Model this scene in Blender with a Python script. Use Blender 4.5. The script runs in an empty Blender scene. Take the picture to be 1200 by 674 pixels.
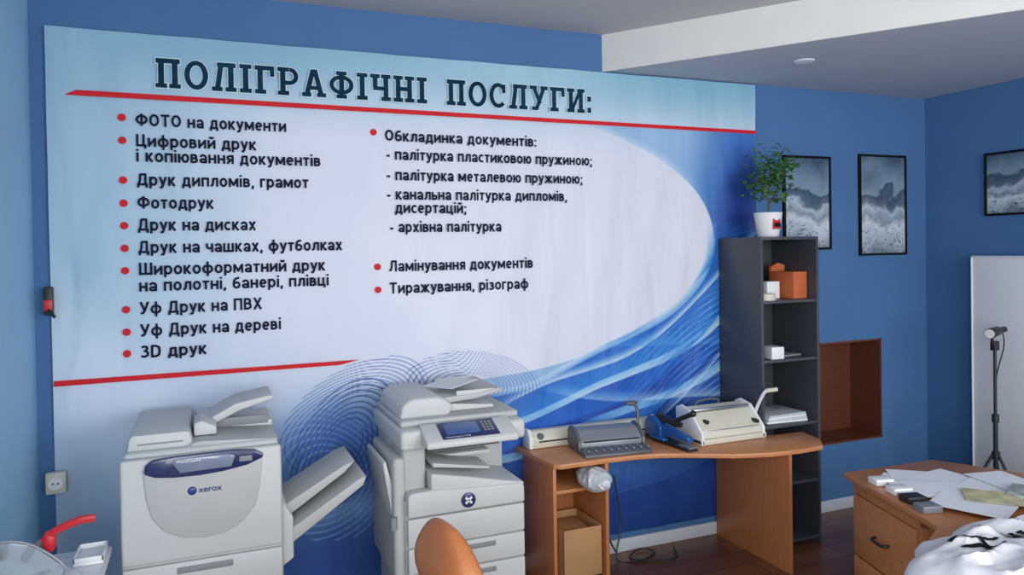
import bpy, bmesh, math, random
import numpy as np
from mathutils import Vector, Matrix, noise
random.seed(4)
scn=bpy.context.scene
COL=scn.collection
try:
    scn.view_settings.view_transform='Standard'
except Exception: pass

# ------------------------------------------------------------------ colours / materials
def lin(c):
    r=[]
    for v in c[:3]:
        v=v/255.0
        r.append(v/12.92 if v<=0.04045 else ((v+0.055)/1.055)**2.4)
    return r
def mat(name,rgb,rough=.5,metal=0.0,var=.06,scale=6,bump=0.0,bscale=60,stretch=None,trans=0.0,alpha=1.0,coat=0.0,spec=.5):
    m=bpy.data.materials.new(name); m.use_nodes=True
    nt=m.node_tree; N=nt.nodes; L=nt.links
    b=N["Principled BSDF"]; c=lin(rgb)
    tc=N.new("ShaderNodeTexCoord"); mp=N.new("ShaderNodeMapping"); L.new(tc.outputs["Object"],mp.inputs["Vector"])
    if stretch: mp.inputs["Scale"].default_value=stretch
    nz=N.new("ShaderNodeTexNoise"); nz.inputs["Scale"].default_value=scale; nz.inputs["Detail"].default_value=5
    L.new(mp.outputs[0],nz.inputs["Vector"])
    cr=N.new("ShaderNodeValToRGB"); L.new(nz.outputs["Fac"],cr.inputs[0])
    cr.color_ramp.elements[0].position=.3; cr.color_ramp.elements[1].position=.7
    cr.color_ramp.elements[0].color=(*[max(0,v*(1-var)) for v in c],1)
    cr.color_ramp.elements[1].color=(*[min(1,v*(1+var)) for v in c],1)
    L.new(cr.outputs[0],b.inputs["Base Color"])
    b.inputs["Roughness"].default_value=rough; b.inputs["Metallic"].default_value=metal
    b.inputs["Transmission Weight"].default_value=trans; b.inputs["Alpha"].default_value=alpha
    b.inputs["Coat Weight"].default_value=coat; b.inputs["Specular IOR Level"].default_value=spec
    if bump>0:
        n2=N.new("ShaderNodeTexNoise"); n2.inputs["Scale"].default_value=bscale; n2.inputs["Detail"].default_value=3
        L.new(mp.outputs[0],n2.inputs["Vector"])
        bp=N.new("ShaderNodeBump"); bp.inputs["Strength"].default_value=bump; bp.inputs["Distance"].default_value=.01
        L.new(n2.outputs["Fac"],bp.inputs["Height"]); L.new(bp.outputs[0],b.inputs["Normal"])
    return m
def wood(name,rgb,stretch=(1,12,12),var=.18,rough=.38):
    return mat(name,rgb,rough=rough,var=var,scale=5,stretch=stretch,bump=.04,bscale=30)

M_wall=mat("wall_paint_blue",(68,111,160),rough=.75,var=.05,scale=2,bump=.12,bscale=90)
M_wall_l=mat("wall_paint_blue_lit",(150,196,230),rough=.7,var=.04,scale=2,bump=.1,bscale=90)  # same blue wall, with the window light on it put into the colour
M_ceil=mat("ceiling_paint",(186,186,188),rough=.85,var=.02,bump=.05,bscale=120)
M_soffit=mat("soffit_paint_shaded",(178,186,196),rough=.8,var=.02,bump=.05,bscale=120)  # shade on the underside is painted into this darker tone
M_beam=mat("beam_paint_lit",(218,218,214),rough=.8,var=.02,bump=.05,bscale=120)  # light falling on the beam face is painted into this paler tone
M_base=mat("baseboard_white",(205,212,220),rough=.5)
M_grey=mat("copier_plastic",(198,199,197),rough=.45,var=.02,bump=.05,bscale=400)
M_grey2=mat("copier_plastic_warm",(180,181,179),rough=.5,var=.02,bump=.05,bscale=400)
M_grey3=mat("copier_plastic_mid_grey",(134,136,138),rough=.55,var=.03)  # darker grey for slots, seams, handles, hinge and keys
M_dark=mat("dark_plastic",(32,33,36),rough=.45)
M_navy=mat("navy_plastic",(34,44,92),rough=.3,coat=.3)
M_screen=mat("screen_blue",(70,96,150),rough=.2,coat=.5)
M_screen2=mat("screen_grey",(120,130,150),rough=.25,coat=.5)
M_white=mat("white_plastic",(230,231,232),rough=.4,var=.02)
M_board=mat("whiteboard_enamel",(242,243,245),rough=.3,var=.01)
M_cream=mat("cream_plastic",(205,202,186),rough=.45,var=.03)
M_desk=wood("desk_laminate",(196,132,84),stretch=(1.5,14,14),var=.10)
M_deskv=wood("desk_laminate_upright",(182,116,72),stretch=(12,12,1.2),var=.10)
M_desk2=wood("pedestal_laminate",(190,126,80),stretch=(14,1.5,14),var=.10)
M_black=mat("black_laminate",(66,67,74),rough=.4,var=.12,scale=20,stretch=(8,8,1))
M_blackin=mat("black_laminate_inside",(60,60,66),rough=.5,var=.1)
M_metal=mat("steel",(170,172,176),rough=.3,metal=.9)
M_gmetal=mat("grey_enamel",(132,136,142),rough=.4,metal=.2)
M_gmetal2=mat("dark_grey_enamel",(92,96,102),rough=.4,metal=.2)
M_blue=mat("blue_enamel",(24,84,150),rough=.35,coat=.3)
M_red=mat("red_plastic",(196,36,44),rough=.4)
M_leather=mat("tan_leather",(186,112,62),rough=.42,var=.12,scale=9,bump=.25,bscale=120)
M_leaf=mat("leaf_green",(66,108,54),rough=.5,var=.35,scale=14)
M_bark=mat("bark",(96,82,58),rough=.8,var=.2,scale=30)
M_soil=mat("soil",(50,38,30),rough=.9,var=.3,scale=60)
M_card=mat("cardboard",(176,134,88),rough=.8,var=.08)
M_orange=mat("orange_cardboard",(190,100,56),rough=.7)
M_paper=mat("paper",(228,230,234),rough=.8,var=.015)
M_bag=mat("bag_plastic",(226,226,230),rough=.45,var=.03,bump=.4,bscale=12)
M_ink=mat("black_ink",(20,20,22),rough=.7,spec=.15)
M_text=mat("banner_ink",(26,30,50),rough=.8,var=.05,spec=.1)
M_teal=mat("heading_ink",(14,50,68),rough=.8,var=.4,scale=3,spec=.1)
M_halo=mat("heading_outline",(214,230,236),rough=.55,var=.02)
M_redink=mat("banner_red_ink",(204,30,42),rough=.6,var=.04,spec=.2)
M_niche=wood("niche_lining",(96,54,40),stretch=(2,10,10),var=.12)
M_clear=mat("clear_plastic",(215,225,230),rough=.12,trans=.75,var=.0)
M_film=mat("wrapping_film",(196,202,208),rough=.25,var=.12,scale=25,bump=.8,bscale=20)
M_lblue=mat("logo_blue",(38,60,120),rough=.3)
M_glass=mat("lamp_lens",(230,230,225),rough=.2)

def floor_mat():
    m=bpy.data.materials.new("floor_laminate"); m.use_nodes=True; N=m.node_tree.nodes; L=m.node_tree.links; b=N["Principled BSDF"]
    tc=N.new("ShaderNodeTexCoord"); br=N.new("ShaderNodeTexBrick"); L.new(tc.outputs["Object"],br.inputs["Vector"])
    br.inputs["Color1"].default_value=(*lin((124,84,62)),1); br.inputs["Color2"].default_value=(*lin((100,66,50)),1)
    br.inputs["Mortar"].default_value=(*lin((40,28,24)),1); br.inputs["Scale"].default_value=1
    br.inputs["Brick Width"].default_value=1.2; br.inputs["Row Height"].default_value=.16; br.inputs["Mortar Size"].default_value=.003
    mp=N.new("ShaderNodeMapping"); mp.inputs["Scale"].default_value=(2,26,1); L.new(tc.outputs["Object"],mp.inputs[0])
    nz=N.new("ShaderNodeTexNoise"); nz.inputs["Scale"].default_value=3; nz.inputs["Detail"].default_value=6; L.new(mp.outputs[0],nz.inputs["Vector"])
    mx=N.new("ShaderNodeMix"); mx.data_type='RGBA'; mx.blend_type='MULTIPLY'; mx.inputs[0].default_value=.6
    L.new(br.outputs["Color"],mx.inputs[6]); L.new(nz.outputs["Fac"],mx.inputs[7])
    ml=N.new("ShaderNodeMix"); ml.data_type='RGBA'; ml.blend_type='ADD'; ml.inputs[0].default_value=.6
    L.new(mx.outputs[2],ml.inputs[6]); L.new(mx.outputs[2],ml.inputs[7])
    L.new(ml.outputs[2],b.inputs["Base Color"]); b.inputs["Roughness"].default_value=.32
    return m
M_floor=floor_mat()

def art_mat(name,seed,h=.7):
    # winter landscape: pale sky, dark ridge, snow field with dark scrub (vertical = object Z)
    m=bpy.data.materials.new(name); m.use_nodes=True; N=m.node_tree.nodes; L=m.node_tree.links; b=N["Principled BSDF"]
    tc=N.new("ShaderNodeTexCoord"); mp=N.new("ShaderNodeMapping"); mp.inputs["Location"].default_value=(seed,seed*2.3,0)
    L.new(tc.outputs["Object"],mp.inputs[0])
    def nz(sc,det,dist):
        n=N.new("ShaderNodeTexNoise"); n.inputs["Scale"].default_value=sc; n.inputs["Detail"].default_value=det; n.inputs["Distortion"].default_value=dist
        L.new(mp.outputs[0],n.inputs["Vector"]); return n
    sep=N.new("ShaderNodeSeparateXYZ"); L.new(tc.outputs["Object"],sep.inputs[0])
    n1=nz(4,4,.3)
    ma=N.new("ShaderNodeMath"); ma.operation='MULTIPLY_ADD'; L.new(sep.outputs[2],ma.inputs[0]); ma.inputs[1].default_value=1/h
    mm=N.new("ShaderNodeMath"); mm.operation='MULTIPLY_ADD'; L.new(n1.outputs["Fac"],mm.inputs[0]); mm.inputs[1].default_value=.6; mm.inputs[2].default_value=-.30
    L.new(mm.outputs[0],ma.inputs[2])
    cr=N.new("ShaderNodeValToRGB"); L.new(ma.outputs[0],cr.inputs[0]); e=cr.color_ramp.elements
    e[0].position=.0; e[0].color=(*lin((112,126,138)),1); e[1].position=1; e[1].color=(*lin((70,88,108)),1)
    for p,c in ((.14,(168,180,190)),(.30,(200,208,216)),(.38,(132,148,160)),(.46,(176,188,200)),(.52,(96,112,128)),(.62,(66,82,100)),(.66,(128,148,166)),(.8,(110,130,150))):
        k=e.new(p); k.color=(*lin(c),1)
    n2=nz(15,4,3.5); c2=N.new("ShaderNodeValToRGB"); L.new(n2.outputs["Fac"],c2.inputs[0])
    c2.color_ramp.elements[0].position=.36; c2.color_ramp.elements[0].color=(.16,.19,.23,1); c2.color_ramp.elements[1].position=.43; c2.color_ramp.elements[1].color=(1,1,1,1)
    lo=N.new("ShaderNodeMapRange"); L.new(ma.outputs[0],lo.inputs[0]); lo.inputs[1].default_value=.1; lo.inputs[2].default_value=.5; lo.inputs[3].default_value=.9; lo.inputs[4].default_value=.2
    mx=N.new("ShaderNodeMix"); mx.data_type='RGBA'; mx.blend_type='MULTIPLY'; L.new(lo.outputs[0],mx.inputs[0])
    L.new(cr.outputs[0],mx.inputs[6]); L.new(c2.outputs[0],mx.inputs[7])
    L.new(mx.outputs[2],b.inputs["Base Color"]); b.inputs["Roughness"].default_value=.12
    return m

# ------------------------------------------------------------------ mesh helpers
def fin(tmp,bm,rot=None,bev=0,seg=2):
    if bev>0:
        bmesh.ops.recalc_face_normals(tmp,faces=tmp.faces[:])
        ed=[e for e in tmp.edges if len(e.link_faces)==2 and e.calc_face_angle(0)>.5]
        if ed: bmesh.ops.bevel(tmp,geom=ed,offset=bev,segments=seg,profile=.5,affect='EDGES',clamp_overlap=True)
    if rot is not None: bmesh.ops.transform(tmp,matrix=rot,verts=tmp.verts[:])
    me=bpy.data.meshes.new("tmp"); tmp.to_mesh(me); tmp.free(); bm.from_mesh(me); bpy.data.meshes.remove(me)
def box(x0,x1,y0,y1,z0,z1,bev=.004,rot=None,seg=2):
    def f(bm):
        t=bmesh.new()
        bmesh.ops.create_cube(t,size=1)
        for v in t.verts: v.co=Vector((x0+(v.co.x+.5)*(x1-x0),y0+(v.co.y+.5)*(y1-y0),z0+(v.co.z+.5)*(z1-z0)))
        fin(t,bm,rot,bev,seg)
    return f
def prism(pts,ax,a0,a1,bev=.003,rot=None,seg=2):
    def f(bm):
        t=bmesh.new()
        def co(p,a):
            return {'x':(a,p[0],p[1]),'y':(p[0],a,p[1]),'z':(p[0],p[1],a)}[ax]
        A=[t.verts.new(co(p,a0)) for p in pts]; B=[t.verts.new(co(p,a1)) for p in pts]
        n=len(pts); t.faces.new(A[::-1]); t.faces.new(B)
        for i in range(n): t.faces.new((A[i],A[(i+1)%n],B[(i+1)%n],B[i]))
        bmesh.ops.recalc_face_normals(t,faces=t.faces[:])
        fin(t,bm,rot,bev,seg)
    return f
def cyl(p0,p1,r0,r1=None,seg=20,bev=0):
    if r1 is None: r1=r0
    def f(bm):
        t=bmesh.new(); p=Vector(p0); q=Vector(p1); d=q-p
        bmesh.ops.create_cone(t,cap_ends=True,segments=seg,radius1=r0,radius2=max(r1,1e-5),depth=d.length)
        if bev>0:
            ed=[e for e in t.edges if e.calc_face_angle(0)>.9]
            bmesh.ops.bevel(t,geom=ed,offset=bev,segments=2,profile=.5,affect='EDGES')
        M=Matrix.Translation((p+q)/2)@Vector((0,0,1)).rotation_difference(d).to_matrix().to_4x4()
        fin(t,bm,M)
    return f
def ball(c,r,rot=None,seg=20,pw=None):
    if not hasattr(r,'__len__'): r=(r,r,r)
    def f(bm):
        t=bmesh.new(); bmesh.ops.create_uvsphere(t,u_segments=seg,v_segments=max(8,seg//2),radius=1)
        for v in t.verts:
            if pw: v.co=Vector([math.copysign(abs(k)**pw,k) for k in v.co])
            v.co=Vector((v.co.x*r[0],v.co.y*r[1],v.co.z*r[2]))
        M=Matrix.Translation(c)@(rot if rot is not None else Matrix.Identity(4))
        fin(t,bm,M)
    return f
def tube(pts,r,seg=8,sub=6,closed=False):
    P=[Vector(p) for p in pts]
    if sub>1 and len(P)>2:
        Q=[]; n=len(P)
        for i in range(n-1):
            a=P[max(i-1,0)];b=P[i];c=P[i+1];d=P[min(i+2,n-1)]
            for k in range(sub):
                t=k/sub
                Q.append(.5*((2*b)+(c-a)*t+(2*a-5*b+4*c-d)*t*t+(3*b-a-3*c+d)*t**3))
        Q.append(P[-1]); P=Q
    def f(bm):
        t=bmesh.new(); rings=[]; n=len(P); up=Vector((0,0,1))
        for i,p in enumerate(P):
            d=(P[min(i+1,n-1)]-P[max(i-1,0)]).normalized()
            if abs(d.dot(up))>.95: up=Vector((1,0,0)) if abs(d.x)<.9 else Vector((0,1,0))
            s=d.cross(up).normalized(); u=s.cross(d).normalized(); up=u
            rr=r[0]+(r[1]-r[0])*i/(n-1) if hasattr(r,'__len__') else r
            rings.append([t.verts.new(p+rr*(math.cos(2*math.pi*k/seg)*s+math.sin(2*math.pi*k/seg)*u)) for k in range(seg)])
        for i in range(n-1):
            for k in range(seg): t.faces.new((rings[i][k],rings[i][(k+1)%seg],rings[i+1][(k+1)%seg],rings[i+1][k]))
        t.faces.new(rings[0][::-1]); t.faces.new(rings[-1])
        bmesh.ops.recalc_face_normals(t,faces=t.faces[:])
        fin(t,bm)
    return f
def lathe(prof,c=(0,0,0),seg=32):
    def f(bm):
        t=bmesh.new(); R=[]
        for (r,z) in prof: R.append([t.verts.new((c[0]+r*math.cos(2*math.pi*k/seg),c[1]+r*math.sin(2*math.pi*k/seg),c[2]+z)) for k in range(seg)])
        for i in range(len(R)-1):
            for k in range(seg): t.faces.new((R[i][k],R[i][(k+1)%seg],R[i+1][(k+1)%seg],R[i+1][k]))
        t.faces.new(R[0][::-1]); t.faces.new(R[-1])
        fin(t,bm)
    return f
def finish_mesh(me,mt,smooth=True):
    me.materials.append(mt)
    if smooth and len(me.polygons):
        me.polygons.foreach_set("use_smooth",[True]*len(me.polygons))
        try: me.set_sharp_from_angle(angle=math.radians(35))
        except Exception: pass
    me.update()
def part(parent,name,mt,prims,label=None,smooth=True):
    bm=bmesh.new()
    for p in prims: p(bm)
    me=bpy.data.meshes.new(name); bm.to_mesh(me); bm.free(); finish_mesh(me,mt,smooth)
    o=bpy.data.objects.new(name,me); COL.objects.link(o)
    if parent is not None: o.parent=parent
    if label: o["label"]=label
    return o
def thing(name,label,cat,loc=(0,0,0),rz=0,group=None):
    o=bpy.data.objects.new(name,None); o.empty_display_size=.08; COL.objects.link(o)
    o.location=loc; o.rotation_euler=(0,0,rz); o["label"]=label; o["category"]=cat
    if group: o["group"]=group
    return o
def solo(name,label,cat,mt,prims,loc=(0,0,0),rz=0,group=None,rot=None,smooth=True):
    o=part(None,name,mt,prims,smooth=smooth); o.location=loc; o.rotation_euler=rot if rot else (0,0,rz)
    o["label"]=label; o["category"]=cat
    if group: o["group"]=group
    return o
def struct(name,mt,prims,smooth=True):
    o=part(None,name,mt,prims,smooth=smooth); o["kind"]="structure"; return o
def mesh_from(name,V,F,mt,parent=None,smooth=False):
    me=bpy.data.meshes.new(name); me.from_pydata(V,[],F); finish_mesh(me,mt,smooth)
    o=bpy.data.objects.new(name,me); COL.objects.link(o)
    if parent: o.parent=parent
    return o
def RX(a,c=(0,0,0)): return Matrix.Translation(c)@Matrix.Rotation(a,4,'X')@Matrix.Translation(-Vector(c))
def RY(a,c=(0,0,0)): return Matrix.Translation(c)@Matrix.Rotation(a,4,'Y')@Matrix.Translation(-Vector(c))
def RZ(a,c=(0,0,0)): return Matrix.Translation(c)@Matrix.Rotation(a,4,'Z')@Matrix.Translation(-Vector(c))

# ------------------------------------------------------------------ hand-drawn lettering
def arc(cx,cy,rx,ry,a0,a1,n=14):
    return [(cx+rx*math.cos(math.radians(a0+(a1-a0)*i/n)),cy+ry*math.sin(math.radians(a0+(a1-a0)*i/n))) for i in range(n+1)]
H=.74
G={
'а':(.56,[[(.485,0),(.485,.5)],arc(.28,.45,.205,.215,0,160),arc(.27,.205,.195,.13,0,360)]),
'б':(.6,[arc(.3,.3,.225,.225,0,360),[(.08,.32),(.1,.66),(.24,.84),(.52,.9)]]),
'в':(.55,[[(.075,0),(.075,H)],[(.075,.665),(.3,.665),(.42,.6),(.42,.46),(.3,.39),(.075,.39)],[(.3,.39),(.46,.32),(.46,.15),(.32,.075),(.075,.075)]]),
'г':(.42,[[(.075,0),(.075,H)],[(.0,.665),(.42,.665)]]),
'д':(.66,[[(.2,.665),(.52,.665)],[(.52,.075),(.52,H)],[(.21,.7),(.18,.3),(.1,.075)],[(0,.075),(.66,.075)],[(.07,.1),(.07,-.16)],[(.59,.1),(.59,-.16)]]),
'е':(.57,[arc(.285,.37,.21,.295,0,318),[(.075,.37),(.495,.37)]]),
'ж':(.84,[[(.42,0),(.42,H)],[(.06,H),(.38,.37),(.04,0)],[(.78,H),(.46,.37),(.8,0)]]),
'з':(.5,[[(.06,.61),(.2,.665),(.35,.64),(.39,.53),(.3,.4),(.17,.39)],[(.3,.4),(.42,.3),(.42,.16),(.28,.075),(.14,.075),(.03,.13)]]),
'и':(.6,[[(.075,0),(.075,H)],[(.525,0),(.525,H)],[(.075,.12),(.525,.62)]]),
'й':(.6,[[(.075,0),(.075,H)],[(.525,0),(.525,H)],[(.075,.12),(.525,.62)],arc(.3,.98,.13,.1,180,360,6)]),
'і':(.15,[[(.075,0),(.075,H)],[(.075,.86),(.075,1.02)]]),
'к':(.55,[[(.075,0),(.075,H)],[(.075,.37),(.2,.37),(.48,H)],[(.2,.37),(.5,0)]]),
'л':(.6,[[(.52,0),(.52,H)],[(.2,.665),(.52,.665)],[(.21,.7),(.19,.3),(.13,.1),(0,.075)]]),
'м':(.76,[[(.075,0),(.075,H)],[(.685,0),(.685,H)],[(.09,.68),(.38,.16),(.67,.68)]]),
'н':(.58,[[(.075,0),(.075,H)],[(.505,0),(.505,H)],[(.075,.37),(.505,.37)]]),
'о':(.6,[arc(.3,.37,.225,.295,0,360,18)]),
'п':(.58,[[(.075,0),(.075,H)],[(.505,0),(.505,H)],[(.0,.665),(.58,.665)]]),
'р':(.6,[[(.075,-.22),(.075,H)],arc(.3,.37,.225,.295,0,360,18)]),
'с':(.52,[arc(.3,.37,.225,.295,45,315)]),
'т':(.5,[[(.25,0),(.25,H)],[(0,.665),(.5,.665)]]),
'у':(.56,[[(.05,H),(.28,.12)],[(.51,H),(.23,-.1),(.05,-.15)]]),
'ф':(.82,[[(.41,-.22),(.41,1)],arc(.41,.37,.335,.295,0,360,18)]),
'х':(.56,[[(.06,0),(.5,H)],[(.06,H),(.5,0)]]),
'ц':(.64,[[(.075,0),(.075,H)],[(.475,0),(.475,H)],[(0,.075),(.64,.075)],[(.575,.1),(.575,-.16)]]),
'ч':(.56,[[(.485,0),(.485,H)],[(.075,H),(.075,.45),(.16,.33),(.485,.33)]]),
'ш':(.84,[[(.075,0),(.075,H)],[(.42,0),(.42,H)],[(.765,0),(.765,H)],[(0,.075),(.84,.075)]]),
'ь':(.52,[[(.075,0),(.075,H)],[(.075,.4),(.3,.4),(.44,.32),(.44,.15),(.3,.075),(.075,.075)]]),
'ю':(.82,[[(.075,0),(.075,H)],[(.075,.37),(.32,.37)],arc(.54,.37,.215,.295,0,360,18)]),
'я':(.54,[[(.465,0),(.465,H)],[(.465,.665),(.22,.665),(.09,.58),(.09,.42),(.22,.34),(.465,.34)],[(.27,.34),(.05,0)]]),
'Ф':(.9,[[(.45,0),(.45,1)],arc(.45,.52,.375,.3,0,360,20)]),
'У':(.68,[[(.06,1),(.34,.32)],[(.63,1),(.34,.22),(.22,.085),(.06,.085)]]),
'D':(.68,[[(.075,0),(.075,1)],[(.075,.925),(.35,.925),(.56,.8),(.6,.5),(.56,.2),(.35,.075),(.075,.075)]]),
',':(.2,[[(.13,.14),(.06,-.16)]]),':':(.18,[[(.09,0),(.09,.16)],[(.09,.5),(.09,.66)]]),
';':(.2,[[(.13,.14),(.06,-.16)],[(.11,.5),(.11,.66)]]),'-':(.3,[[(0,.34),(.3,.34)]]),' ':(.26,[])}
for cpt,lo,sx in (('О','о',1.3),('Т','т',1.35),('Ц','ц',1.15),('Д','д',1.2),('Ш','ш',1.15),('П','п',1.2),('В','в',1.2),('Х','х',1.25),('Л','л',1.2),('3','з',1.15)):
    w,st=G[lo]
    G[cpt]=(w*sx,[[(x*sx,(.1+(y-.075)*(.815/.59)) if .06<y<.68 else y*1.351 if y>0 else y) for x,y in s] for s in st])
    G[cpt]=(w*sx,[[(x,min(y,1.0)) for x,y in s] for s in G[cpt][1]])
CNT=[0]
def eps():
    CNT[0]+=1; return -1.2e-5*(CNT[0]%60)
def seg_quads(s,t,V,F,mapf):
    n=len(s)
    for i in range(n-1):
        (x0,y0),(x1,y1)=s[i],s[i+1]; dx,dy=x1-x0,y1-y0; l=math.hypot(dx,dy)
        if l<1e-6: continue
        nx,ny=-dy/l*t/2,dx/l*t/2; e=eps()
        b=len(V); V+= [mapf(x0+nx,y0+ny,e),mapf(x0-nx,y0-ny,e),mapf(x1-nx,y1-ny,e),mapf(x1+nx,y1+ny,e)]; F.append((b,b+1,b+2,b+3))
        if 0<i:
            e=eps(); b=len(V); V+=[mapf(x0+t/2*math.cos(k*math.pi/4),y0+t/2*math.sin(k*math.pi/4),e) for k in range(8)]; F.append(tuple(range(b,b+8)))
def text_line(s,x0,x1,zc,cap,V,F,yy,t=.178):
    adv=0; items=[]
    for ch in s:
        w,st=G[ch]; items.append((adv,st)); adv+=w+.13
    W=adv-.13; sx=(x1-x0)/W
    for off,st in items:
        for p in st:
            seg_quads(p,t,V,F,lambda X,Y,e,off=off:(x0+(off+X)*sx,yy+e,zc+(Y)*cap))
# slab heading letters, from rectangles / quads / rings
def heading(word,x0,x1,z0,h,yy,g,V,F):
    def R(a,b,c,d): return ('q',[(a-g,b-g),(c+g,b-g),(c+g,d+g),(a-g,d+g)])
    def Dg(a,b,c,d,w): return ('q',[(a-w/2-g,b-g),(a+w/2+g,b-g),(c+w/2+g,d+g),(c-w/2-g,d+g)])
    def A(cx,cy,rx,ry,a0,a1,t): return ('r',(cx,cy,rx,ry,a0,a1,t+2*g))
    T={'П':(.86,[R(.1,0,.28,1),R(.58,0,.76,1),R(.02,.86,.84,1),R(0,0,.38,.13),R(.48,0,.86,.13)]),
    'О':(.84,[A(.42,.5,.33,.43,0,360,.17)]),
    'Л':(.88,[Dg(.18,0,.34,1,.17),R(.6,0,.78,1),R(.2,.86,.86,1),R(0,0,.36,.13),R(.5,0,.88,.13)]),
    'І':(.42,[R(.12,0,.3,1),R(0,.87,.42,1),R(0,0,.42,.13)]),
    'Г':(.72,[R(.1,0,.28,1),R(0,.86,.72,1),R(.58,.64,.72,1),R(0,0,.4,.13)]),
    'Р':(.8,[R(.1,0,.28,1),R(0,.87,.42,1),R(0,0,.42,.13),R(.28,.38,.45,.51),A(.45,.69,.26,.245,-90,90,.15)]),
    'А':(.94,[Dg(.16,0,.44,1,.17),Dg(.78,0,.5,1,.17),R(.28,.26,.68,.38),R(0,0,.34,.13),R(.6,0,.94,.13)]),
    'Ф':(1.0,[R(.41,0,.59,1),R(.3,.88,.7,1),R(.3,0,.7,.12),A(.5,.5,.41,.29,0,360,.15)]),
    'Ч':(.84,[R(.56,0,.74,1),R(.1,.5,.28,1),R(.12,.4,.66,.53),R(0,.87,.38,1),R(.46,.87,.84,1),R(.46,0,.84,.13)]),
    'Н':(.88,[R(.1,0,.28,1),R(.6,0,.78,1),R(.2,.43,.7,.57),R(0,0,.38,.13),R(.5,0,.88,.13),R(0,.87,.38,1),R(.5,.87,.88,1)]),
    'С':(.8,[A(.42,.5,.33,.43,45,315,.17),R(.62,.62,.76,.95)]),
    'У':(.88,[Dg(.5,.3,.16,1,.17),Dg(.3,0,.72,1,.17),R(0,.87,.34,1),R(.54,.87,.88,1),R(.1,0,.36,.13)]),
    'И':(.9,[R(.1,0,.28,1),R(.62,0,.8,1),Dg(.24,.1,.66,.9,.15),R(0,0,.36,.13),R(.54,0,.9,.13),R(0,.87,.36,1),R(.54,.87,.9,1)]),
    ':':(.2,[R(.02,.02,.19,.22),R(.02,.5,.19,.7)])}
    W=sum(T[c][0]+.15 for c in word)-.15; sx=(x1-x0)/W; off=0
    for c in word:
        w,ps=T[c]
        for kind,d in ps:
            e=eps()
            m=lambda X,Y:(x0+(off+X)*sx,yy+e,z0+Y*h)
            if kind=='q':
                b=len(V); V+=[m(*p) for p in d]; F.append((b,b+1,b+2,b+3))
            else:
                cx,cy,rx,ry,a0,a1,t=d; n=28
                for i in range(n):
                    q=[]
                    for aa,rr in ((a0+(a1-a0)*i/n,1),(a0+(a1-a0)*i/n,-1),(a0+(a1-a0)*(i+1)/n,-1),(a0+(a1-a0)*(i+1)/n,1)):
                        a=math.radians(aa); q.append(m(cx+(rx+rr*t/2)*math.cos(a),cy+(ry+rr*t/2*.85)*math.sin(a)))
                    b=len(V); V+=q; F.append((b,b+1,b+2,b+3))
        off+=w+.15
def latin(parent,name,s,width,h,mt,org,xd,yd,off=0.0,sc=None):
    t=bpy.data.curves.new("t","FONT"); t.body=s; t.size=1; t.offset=off
    o=bpy.data.objects.new("t",t); COL.objects.link(o)
    dg=bpy.context.evaluated_depsgraph_get(); me=bpy.data.meshes.new_from_object(o.evaluated_get(dg))
    bpy.data.objects.remove(o)
    xs=[v.co.x for v in me.vertices]; x0=min(xs); w=max(xs)-x0; hh=.73
    org=Vector(org); xd=Vector(xd); yd=Vector(yd)
    for v in me.vertices: v.co=org+xd*((v.co.x-x0)/w*width)+yd*(v.co.y/hh*h)
    me.materials.clear(); me.materials.append(mt); me.name=name
    o=bpy.data.objects.new(name,me); COL.objects.link(o)
    if parent: o.parent=parent
    return o

# ================================================================== ROOM
XL,XR=-.735,5.07
nx0,nx1,nz0,nz1=4.0,4.6,.47,1.2
struct("wall_back",M_wall,[box(XL-.3,nx0,0,.35,0,3.4,0),box(nx1,XR+.3,0,.35,0,3.4,0),box(nx0,nx1,0,.35,0,nz0,0),box(nx0,nx1,0,.35,nz1,3.4,0),box(nx0,nx1,.3,.35,nz0,nz1,0)],smooth=False)
struct("wall_left",M_wall_l,[box(XL-.2,XL,-2.4,0,0,3.4,0)],smooth=False)
struct("wall_right",M_wall,[box(XR,XR+.2,-5.2,0,0,3.4,0)],smooth=False)
struct("floor",M_floor,[box(XL-.3,XR+.3,-6.4,.35,-.1,0,0)],smooth=False)
struct("ceiling",M_ceil,[box(XL-.3,XR+.3,-6.4,.35,3.21,3.4,0)],smooth=False)
struct("trim_1",M_soffit,[prism([(2.31,-.001),(XR,-.001),(XR,-3.70)],'z',2.985,3.215,0)],smooth=False)
struct("trim_3",M_beam,[prism([(2.295,-.001),(2.315,-.001),(XR,-3.70),(XR,-3.73)],'z',2.984,3.215,0)],smooth=False)  # thin strip on the soffit edge, carries the painted-in lit tone
struct("trim_2",M_niche,[box(nx0,nx0+.014,-.0015,.3,nz0,nz1,0),box(nx1-.014,nx1,-.0015,.3,nz0,nz1,0),box(nx0,nx1,-.0015,.3,nz0,nz0+.014,0),box(nx0,nx1,-.0015,.3,nz1-.014,nz1,0),box(nx0,nx1,.28,.3,nz0,nz1,0)])
struct("baseboard_back",M_base,[box(XL,XR,-.018,0,0,.08,.003)])
struct("baseboard_right",M_base,[box(XR-.018,XR,-5.2,0,0,.08,.003)])
struct("baseboard_left",M_base,[box(XL,XL+.018,-2.4,0,0,.08,.003)])

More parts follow.
